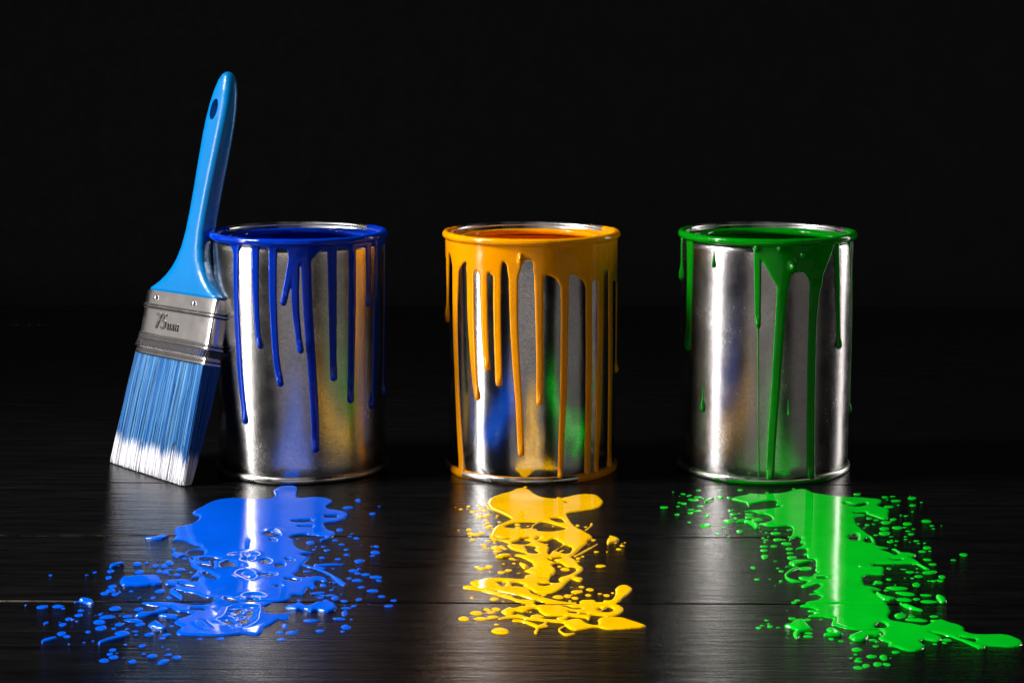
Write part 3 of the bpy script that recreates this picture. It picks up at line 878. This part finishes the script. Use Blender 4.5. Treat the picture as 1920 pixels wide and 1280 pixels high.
def make_can(cx, label, metal, paint, seed, rim_mask, ring_mask, foot_paint=None):
    can = empty("paint_can", (cx, 0, 0), label, "paint can", "open paint cans in a row")
    H = CAN_H
    body = [(R_BODY - .003, .0012), (R_BODY - .0004, .003), (R_BODY, .0045), (R_BODY, .010)]
    body += [(R_BODY, .010 + (H - .018) * i / 12) for i in range(1, 13)]
    body += [(R_BODY - .0003, H - .004), (R_BODY - .0008, H - .004), (R_BODY - .0008, .004), (0.0005, .004)]
    v, f = lathe(body, 160)
    mesh_obj("body", v, f, metal, can)
    v, f = lathe(circle_profile(R_BODY + .0001, .0021, .0014, .0020, -math.pi * .5, math.pi * .5, 10), 160)
    mesh_obj("bottom_rim", v, f, M_RIM, can)
    bead = circle_profile(R_RIM - .0017, H - .0018, .0017, .0018, -.55 * math.pi, 1.1 * math.pi, 18)
    v, f = lathe(bead, 160)
    mesh_obj("top_rim", v, f, M_RIM, can)
    ring = [(R_RIM - .0034, H - .0022), (R_RIM - .0046, H - .0042), (R_RIM - .0060, H - .0050), (R_RIM - .0090, H - .0052),
            (R_RIM - .0100, H - .0046), (R_RIM - .0108, H - .0036), (R_RIM - .0116, H - .0034), (R_RIM - .0121, H - .0040),
            (R_RIM - .0122, H - .0052), (R_RIM - .0119, H - .0060), (R_RIM - .0112, H - .0062)]
    v, f = lathe(ring, 160)
    mesh_obj("lid_ring", v, f, M_RIM, can)
    v, f = lathe([(0.0002, H - .060), (R_BODY - .004, H - .060), (R_BODY - .0012, H - .059), (R_BODY - .0011, H - .008)], 96)
    mesh_obj("paint_fill", v, f, paint, can)
    # paint that lies on the rolled rim and the ring
    prof = bead + ring[1:]
    nb = len(bead)
    m = len(prof)
    nrm = []
    for i in range(m):
        a = prof[max(i - 1, 0)]
        b = prof[min(i + 1, m - 1)]
        t = np.array([b[0] - a[0], b[1] - a[1]])
        n = np.array([t[1], -t[0]]) / (np.linalg.norm(t) + 1e-9)
        nrm.append(n)
    r = random.Random(seed)
    ph = [r.uniform(0, 6.28) for _ in range(8)]
    NS = 240
    V, F = [], []
    for i in range(NS):
        th = -math.pi + 2 * math.pi * i / NS
        wob = .5 * math.sin(5 * th + ph[0]) + .3 * math.sin(11 * th + ph[1]) + .3 * math.sin(23 * th + ph[2]) + .25 * math.sin(41 * th + ph[3])
        for k in range(m):
            wk = wob + .35 * math.sin(3 * k + 7 * th + ph[4])
            mk = rim_mask(th, k / (nb - 1)) if k < nb else ring_mask(th, (k - nb) / (m - nb))
            t = (mk + .12 * wk)
            off = -.0004 + .0008 * min(1, max(0, t * 2.2 + .45)) + .00012 * wk * (t > .3)
            n = nrm[k]
            rr = prof[k][0] + n[0] * off
            zz = prof[k][1] + n[1] * off
            V.append((rr * math.sin(th), -rr * math.cos(th), zz))
    for i in range(NS):
        j = (i + 1) % NS
        for k in range(m - 1):
            F.append((i * m + k, j * m + k, j * m + k + 1, i * m + k + 1))
    mesh_obj("rim_paint", V, F, paint, can)
    if foot_paint:
        bp = circle_profile(R_BODY + .0001, .0021, .0018, .0025, -math.pi * .45, math.pi * .62, 10)
        V, F = [], []
        for i in range(NS):
            th = -math.pi + 2 * math.pi * i / NS
            wob = .4 * math.sin(19 * th + ph[5]) + .4 * math.sin(37 * th + ph[6]) + .3 * math.sin(7 * th + ph[7])
            for k, (rr, zz) in enumerate(bp):
                t = foot_paint(th, k / 10) + .25 * wob
                off = -.0009 + .0011 * min(1, max(0, t + .5))
                V.append(((rr + off) * math.sin(th), -(rr + off) * math.cos(th), zz))
        mm = len(bp)
        for i in range(NS):
            j = (i + 1) % NS
            for k in range(mm - 1):
                F.append((i * mm + k, j * mm + k, j * mm + k + 1, i * mm + k + 1))
        mesh_obj("foot_paint", V, F, paint, can)
    return can

def near(th, c, w):
    return w - abs((th - c + math.pi) % (2 * math.pi) - math.pi)

X_BLUE, X_YELLOW, X_GREEN = -0.1214, 0.0111, 0.1454

blue_can = make_can(X_BLUE, "open metal paint can with blue paint running down, the brush leaning on it", M_CAN_A, M_BLUE, 3,
    lambda th, k: near(th, 0.1, 2.2) * .8,
    lambda th, k: 1.0)
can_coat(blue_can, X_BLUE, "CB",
    [[(385,130),(560,130),(600,150),(560,185),(520,195),(482,236),(470,262),(440,248),(420,250),(400,232),(385,215)],
     [(112,135),(175,140),(168,170),(160,190),(148,220),(135,190)]],
    [([(150,160),(150,400),(165,700),(180,860),(190,945)], [15,13,13,12,13]),
     ([(232,160),(235,400),(245,560),(255,612)], [19,14,12,13]),
     ([(312,165),(312,400),(325,650),(345,778)], [20,17,15,16]),
     ([(405,190),(388,290),(372,360),(359,420)], [20,18,15,15]),
     ([(414,220),(412,420),(425,560),(435,632)], [18,17,14,15]),
     ([(458,200),(468,450),(485,700),(497,900),(502,1070)], [22,21,19,18,17]),
     ([(575,160),(578,400),(580,650),(583,752)], [21,18,15,15]),
     ([(665,155),(665,400),(660,700),(657,850)], [15,15,14,13]),
     ([(736,150),(737,300),(735,425)], [11,9,8]),
     ([(780,150),(772,500),(765,750),(752,870)], [15,12,10,11]),
     ([(808,150),(807,500),(804,820)], [7,5,5]),
     ([(100,140),(250,158),(430,166),(600,160),(730,146),(800,130)], [10,16,20,18,16,12])],
    [], M_BLUE, 5)

yellow_can = make_can(X_YELLOW, "open metal paint can coated in thick yellow-orange drips, middle of the row", M_CAN_B, M_YELLOW, 7,
    lambda th, k: near(th, 0.0, 2.15) * .8, lambda th, k: near(th, 0.15, 2.7) if k < .3 else 1.0,
    lambda th, k: max(near(th, 1.05, .42), near(th, -1.0, .13)) * 2.5)
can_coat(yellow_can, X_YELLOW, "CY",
    [[(51,100),(150,130),(300,150),(450,154),(600,150),(750,130),(830,100),(830,240),(822,322),(805,322),(795,330),(783,282),(765,280),(750,315),(735,322),(718,320),(700,340),(682,345),(665,318),(620,292),(612,300),(592,345),(568,342),(550,315),(515,300),(498,305),(480,290),(455,282),(448,245),(430,230),(405,245),(395,275),(385,300),(362,320),(340,300),(332,255),(318,240),(308,262),(300,290),(268,300),(256,287),(245,292),(225,305),(208,288),(196,278),(188,290),(170,300),(156,280),(154,242),(140,246),(122,275),(105,300),(92,255),(84,212),(76,206),(66,230),(57,200)]],
    [([(70,190),(70,400),(70,488)], [8,5,7]),
     ([(105,270),(103,500),(112,800),(125,1050),(137,1185)], [14,10,9,11,14]),
     ([(172,270),(175,500),(190,750),(203,838)], [18,16,13,13]),
     ([(228,280),(232,500),(240,650),(246,708)], [18,16,14,14]),
     ([(290,260),(290,500),(295,700),(298,778)], [18,17,16,15]),
     ([(362,250),(365,500),(375,700),(388,900),(396,1088)], [22,18,17,15,15]),
     ([(475,270),(478,500),(480,700),(478,862)], [22,18,16,15]),
     ([(590,300),(590,500),(585,800),(575,1050),(570,1190)], [20,17,16,13,12]),
     ([(697,320),(697,600),(695,900),(690,1190)], [15,14,14,14]),
     ([(750,300),(748,600),(740,900),(728,1180)], [15,13,13,10]),
     ([(793,300),(793,700),(788,1150)], [10,9,8]),
     ([(824,290),(824,500),(823,720)], [6,4,4])],
    [(394,235,14), (393,215,11)], M_YELLOW, 6)

green_can = make_can(X_GREEN, "open metal paint can with broad green paint fan and long green runs", M_CAN_C, M_GREEN, 13,
    lambda th, k: near(th, -0.1, 2.0) * .9,
    lambda th, k: 1.0,
    lambda th, k: near(th, .05, .6) * 1.6 if k < .5 else -1)
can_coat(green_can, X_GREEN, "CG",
    [[(352,120),(745,120),(742,170),(735,195),(715,250),(695,300),(688,350),(650,365),(632,320),(615,292),(590,285),(555,300),(542,345),(495,352),(440,262),(412,215),(385,180)],
     [(85,115),(128,120),(118,140),(113,170),(103,190),(95,170),(92,140)]],
    [([(66,105),(67,200),(67,305)], [7,4,6]),
     ([(104,130),(103,300),(98,500),(95,610)], [14,10,9,9]),
     ([(404,170),(405,350),(406,520)], [17,15,12]),
     ([(407,520),(409,850),(410,1195)], [4,3,3]),
     ([(518,320),(505,500),(485,800),(470,1000),(460,1195)], [26,22,20,19,18]),
     ([(662,330),(650,500),(642,800),(640,1195)], [28,20,20,20]),
     ([(756,130),(762,400),(766,612)], [14,11,10]),
     ([(814,120),(820,600),(822,900)], [8,5,4]),
     ([(211,190),(211,225),(211,255)], [2,5,8]),
     ([(160,795),(161,850),(161,890)], [2,5,10]),
     ([(541,850),(543,915)], [2,7]),
     ([(556,150),(557,262)], [9,11])],
    [(400,178,12), (502,180,12), (557,262,11), (602,207,10)], M_GREEN, 8)


# ------------------------------------------------------------------ paint brush
top_pt = C0 + ray(430, 135) * 1.175
b_left, b_right = on_floor(201, 868), on_floor(344, 915)
mid = (b_left + b_right) / 2
u0 = (b_right - b_left) / np.linalg.norm(b_right - b_left)
n0 = np.array([-abs(u0[1]), -abs(u0[0]), 0])
foot = mid - n0 * 0.008
axis = Vector(top_pt - foot)
BR_L = axis.length
axis.normalize()
wx = Vector(u0)
wx = (wx - axis * wx.dot(axis)).normalized()
wy = axis.cross(wx)
rot = Matrix((wx, wy, axis)).transposed()
brush = empty("paint_brush", tuple(foot), "flat paint brush with blue handle and white-tipped bristles leaning on the blue can", "paint brush")
brush.rotation_euler = rot.to_euler()

def superloop(w, t, e, n=48):
    out = []
    for i in range(n):
        a = 2 * math.pi * i / n
        c, s = math.cos(a), math.sin(a)
        out.append((w / 2 * math.copysign(abs(c) ** (2 / e), c), t / 2 * math.copysign(abs(s) ** (2 / e), s)))
    return out

def loft(sections, n=48):
    """sections: (height, loop points) -> closed mesh"""
    v, f = [], []
    for z, loop in sections:
        v += [(x, y, z) for x, y in loop]
    for k in range(len(sections) - 1):
        for i in range(n):
            j = (i + 1) % n
            f.append((k * n + i, k * n + j, (k + 1) * n + j, (k + 1) * n + i))
    f.append(tuple(reversed(range(n))))
    f.append(tuple(range((len(sections) - 1) * n, len(sections) * n)))
    return v, f

# handle
HP = [(.0985,.069,.0105,5),(.1025,.0700,.0112,5),(.1035,.0715,.0126,5),(.1046,.0705,.0130,5),(.1062,.065,.0132,4.2),(.1090,.055,.0136,3.8),(.1130,.0440,.0138,3.5),(.1175,.0350,.0138,3.3),(.1230,.0272,.0136,3.2),
      (.1300,.0215,.0133,3.1),(.1390,.0182,.0130,3.1),(.1500,.0172,.0128,3.1),(.1650,.0176,.0128,3.1),(.1800,.0188,.0128,3.1),(.1950,.0197,.0126,3.1),(.2050,.0198,.0122,3.0),
      (.2140,.0185,.0114,2.9),(.2220,.0156,.0104,2.7),(.2280,.0117,.0090,2.5),(.2315,.0078,.0070,2.2),(.2330,.0040,.0042,2.0),(.2336,.0008,.0010,2.0)]
k_l = BR_L / .2336
zs = np.array([h[0] for h in HP])
fine = np.unique(np.concatenate([zs, np.linspace(.105, .230, 70)]))
sec = []
for z in fine:
    w, t, e = (np.interp(z, zs, [h[i] for h in HP]) for i in (1, 2, 3))
    sec.append((z * k_l, superloop(w, t, e)))
v, f = loft(sec)
handle = mesh_obj("handle", v, f, M_HANDLE, brush)
# hanging hole cut through the handle
hv, hf = [], []
for s in (-.02, .02):
    for i in range(28):
        a = 2 * math.pi * i / 28
        hv.append(((.0036 * math.cos(a)), s, .2105 * k_l + .0062 * math.sin(a)))
for i in range(28):
    j = (i + 1) % 28
    hf.append((i, j, 28 + j, 28 + i))
hf += [tuple(range(27, -1, -1)), tuple(range(28, 56))]
cut = mesh_obj("cutter", hv, hf, None, brush, smooth=False)
bmc = bmesh.new(); bmc.from_mesh(cut.data); bmesh.ops.recalc_face_normals(bmc, faces=bmc.faces); bmc.to_mesh(cut.data); bmc.free()
bmc = bmesh.new(); bmc.from_mesh(handle.data); bmesh.ops.recalc_face_normals(bmc, faces=bmc.faces); bmc.to_mesh(handle.data); bmc.free()
bpy.context.view_layer.update()
md = handle.modifiers.new("hole", 'BOOLEAN')
md.object = cut
md.operation = 'DIFFERENCE'
md.solver = 'EXACT'
dg = bpy.context.evaluated_depsgraph_get()
me = bpy.data.meshes.new_from_object(handle.evaluated_get(dg))
handle.modifiers.clear()
handle.data = me
me.polygons.foreach_set("use_smooth", [True] * len(me.polygons))
if hasattr(me, "set_sharp_from_angle"):
    me.set_sharp_from_angle(angle=math.radians(40))
bpy.data.objects.remove(cut)

# ferrule
FW_, FT = .0750, .0128
fs = []
for z, dw in ((.0655, -.0006), (.0660, .0), (.0668, .0002), (.0685, -.0002), (.0700, -.0003), (.0745, -.0003), (.0755, .0), (.0770, .0), (.0785, -.0003), (.0930, -.0003), (.0945, .0), (.0985, 0), (.1020, -.0002), (.1030, -.0004)):
    fs.append((z * k_l, superloop(FW_ + dw, FT + dw, 6.5, 96)))
v, f = loft(fs, 96)
ferrule = mesh_obj("ferrule", v, f, M_FERRULE, brush)
ferrule.data.set_sharp_from_angle(angle=math.radians(35))

def band(name, z, r, grow, e=6.5, mat=M_FERRULE):
    secs = []
    for i in range(7):
        a = -math.pi / 2 + math.pi * i / 6
        g = grow * math.cos(a) * 2
        secs.append((z * k_l + r * math.sin(a), superloop(FW_ + g, FT + g, e, 96)))
    v, f = loft(secs, 96)
    return mesh_obj(name, v, f, mat, ferrule)
for z, r, g in ((.0667, .0010, .0008), (.0690, .0006, .0006), (.0752, .0008, .0009), (.0776, .0006, .0006), (.0938, .0009, .0009)):
    band("ridge", z, r, g)
for z, r, g in ((.0679, .0004, .00035), (.0741, .0004, .00035), (.0765, .0004, .0004), (.0950, .0003, .0003), (.0926, .0003, .0003)):
    band("shade_band", z, r, g, mat=M_GROOVE_SHADE)  # dark bands beside the ridges, crevice shade put into colour
band("rope_shade", .0721, .0019, .00012, mat=M_GROOVE_SHADE)  # dark strip painting the shade behind the rope pieces
bm = bmesh.new()
cnt = 32
for face in (-1, 1):
    for i in range(cnt):
        x = -.0345 + .069 * i / (cnt - 1)
        y = face * (FT / 2)
        vs = []
        for (dx, dz, dy) in ((-.00055, -.0021, 0), (.00015, -.0021, .0006), (.00055, -.0021, 0), (-.00055, .0021, 0), (.00015, .0021, .0006), (.00055, .0021, 0)):
            sh = dz * .35
            vs.append(bm.verts.new((x + dx + sh, y - face * .0003 + face * dy, .0721 * k_l + dz)))
        bm.faces.new((vs[0], vs[1], vs[4], vs[3])); bm.faces.new((vs[1], vs[2], vs[5], vs[4]))
        bm.faces.new((vs[0], vs[2], vs[1])); bm.faces.new((vs[3], vs[4], vs[5]))
for side in (-1, 1):
    for i in range(6):
        y = -.0055 + .011 * i / 5
        x = side * FW_ / 2
        vs = []
        for (dx, dz, dy) in ((0, -.0021, -.00055), (.0006, -.0021, .00015), (0, -.0021, .00055), (0, .0021, -.00055), (.0006, .0021, .00015), (0, .0021, .00055)):
            vs.append(bm.verts.new((x - side * .0003 + side * dx, y + dy + dz * .35, .0721 * k_l + dz)))
        bm.faces.new((vs[0], vs[1], vs[4], vs[3])); bm.faces.new((vs[1], vs[2], vs[5], vs[4]))
        bm.faces.new((vs[0], vs[2], vs[1])); bm.faces.new((vs[3], vs[4], vs[5]))
bm_obj("rope_band", bm, M_FERRULE, ferrule)
for face in (-1, 1):
    for x in (-.0235, .0165):
        v, f = [], []
        prof = [(.0001, .0013), (.0008, .00125), (.0014, .0009), (.0017, .0002), (.0019, -.0004)]
        for i in range(20):
            a = 2 * math.pi * i / 20
            for r, h in prof:
                v.append((x + r * math.cos(a), face * (FT / 2 + h), .0988 * k_l + r * math.sin(a)))
        for i in range(20):
            j = (i + 1) % 20
            for k in range(4):
                q = (i * 5 + k, j * 5 + k, j * 5 + k + 1, i * 5 + k + 1)
                f.append(q if face > 0 else q[::-1])
        mesh_obj("rivet", v, f, M_FERRULE, ferrule)

def stamp(text, size, x, z, name, sx=1.0):
    cu = bpy.data.curves.new(name, 'FONT')
    cu.body = text
    cu.size = size
    cu.extrude = .00028
    cu.offset = .00004
    cu.bevel_depth = .00012
    o = bpy.data.objects.new(name, cu)
    COL.objects.link(o)
    bpy.context.view_layer.update()
    me = bpy.data.meshes.new_from_object(o.evaluated_get(bpy.context.evaluated_depsgraph_get()))
    bpy.data.objects.remove(o)
    bpy.data.curves.remove(cu)
    me.materials.clear()
    me.materials.append(M_STAMP)
    o = bpy.data.objects.new(name, me)
    COL.objects.link(o)
    o.parent = ferrule
    o.rotation_euler = (math.pi / 2, 0, 0)
    o.scale = (sx, 1, 1)
    o.location = (x, -FT / 2 - .0001, z * k_l)
    return o
stamp("75", .0125, -.0195, .0818, "size_mark", .92)
stamp("mm", .0088, -.0065, .0818, "size_mark", .85)

# bristles
rb = random.Random(4)
rotn = np.array(rot)
footn = np.array(foot)
bv, bf, bc = [], [], []
NB = 3600
stripes = [rb.random() for _ in range(110)]
for i in range(NB):
    x0 = rb.uniform(-.0358, .0358)
    if rb.random() < .72:
        y0 = (-1 if rb.random() < .72 else 1) * (.0057 - abs(rb.gauss(0, .0008)))
    else:
        y0 = rb.uniform(-.0057, .0057)
    if rb.random() < .10:
        x0 = math.copysign(.0360 - abs(rb.gauss(0, .0004)), x0)
        y0 = rb.uniform(-.0057, .0057)
    p0 = np.array([x0, y0, .0672 * k_l])
    tilt = rb.gauss(0, .0006 if rb.random() > .025 else .0017)
    p3 = np.array([x0 * 1.055 + tilt, -.0062 + (y0 + .0057) * .45 + rb.gauss(0, .0004), 0.0])
    d = rotn @ (p3 - p0)
    w0 = rotn @ p0 + footn
    ztip = .0004 + abs(rb.gauss(0, .0009))
    k = (ztip - w0[2]) / d[2]
    p3 = p0 + (p3 - p0) * k
    st = stripes[int((x0 + .036) / .072 * 109.9)]
    lum = .25 * rb.random() + .75 * st
    lum = lum ** 2.3
    lo, hi = np.array((.002, .088, .30)), np.array((.17, .42, .62))
    col = lo + (hi - lo) * (lum * (.55 + .45 * rb.random()))
    wt = np.array((.80, .79, .83)) * rb.uniform(.9, 1.05)
    white = .215 + rb.gauss(0, .024) + .012 * math.sin(x0 * 300)
    r0 = rb.uniform(.00028, .00042)
    ts = [0, .35, .7, 1 - white - .04, 1 - white + .04, .96, 1.0]
    base = len(bv)
    ph = rb.uniform(0, 6.28)
    sway = rb.gauss(0, .0003)
    for t in ts:
        c = p0 + (p3 - p0) * t
        c = c + np.array([sway * math.sin(t * math.pi), -.0007 * math.sin(t * math.pi) * (1 if y0 < 0 else -1), 0])
        r = r0 * (1 if t < .9 else (1.05 if t < 1 else .6))
        cc = col if t < 1 - white else wt
        for a in range(3):
            q = ph + a * 2.0944
            bv.append((c[0] + r * math.cos(q), c[1] + r * math.sin(q), c[2]))
            bc.append((*np.clip(cc, 0, 1), 1))
    for s in range(len(ts) - 1):
        for a in range(3):
            b = (a + 1) % 3
            bf.append((base + s * 3 + a, base + s * 3 + b, base + s * 3 + 3 + b, base + s * 3 + 3 + a))
bristles = mesh_obj("bristles", bv, bf, M_BRISTLE, brush)
bristles["kind"] = "stuff"
ca = bristles.data.color_attributes.new("fibre_colour", 'FLOAT_COLOR', 'POINT')
ca.data.foreach_set("color", np.array(bc, dtype=np.float32).ravel())
# packed heart of the bristle bundle
secs = []
cols = []
for t in (0, .5, .80, .86, .97):
    secs.append(((.0672 * (1 - t) + .0055 * t) * k_l, [(x * (1 + .05 * t), -.0044 * t + y * (1 - .62 * t)) for x, y in superloop(.069, .0090, 6, 48)]))
v, f = loft(secs)
core = mesh_obj("bristle_core", v, f, M_BRISTLE, brush)
ca = core.data.color_attributes.new("fibre_colour", 'FLOAT_COLOR', 'POINT')
cc = []
for k in range(5):
    cc += [((.006, .08, .34, 1) if k < 3 else (.7, .7, .73, 1))] * 48
ca.data.foreach_set("color", np.array(cc, dtype=np.float32).ravel())
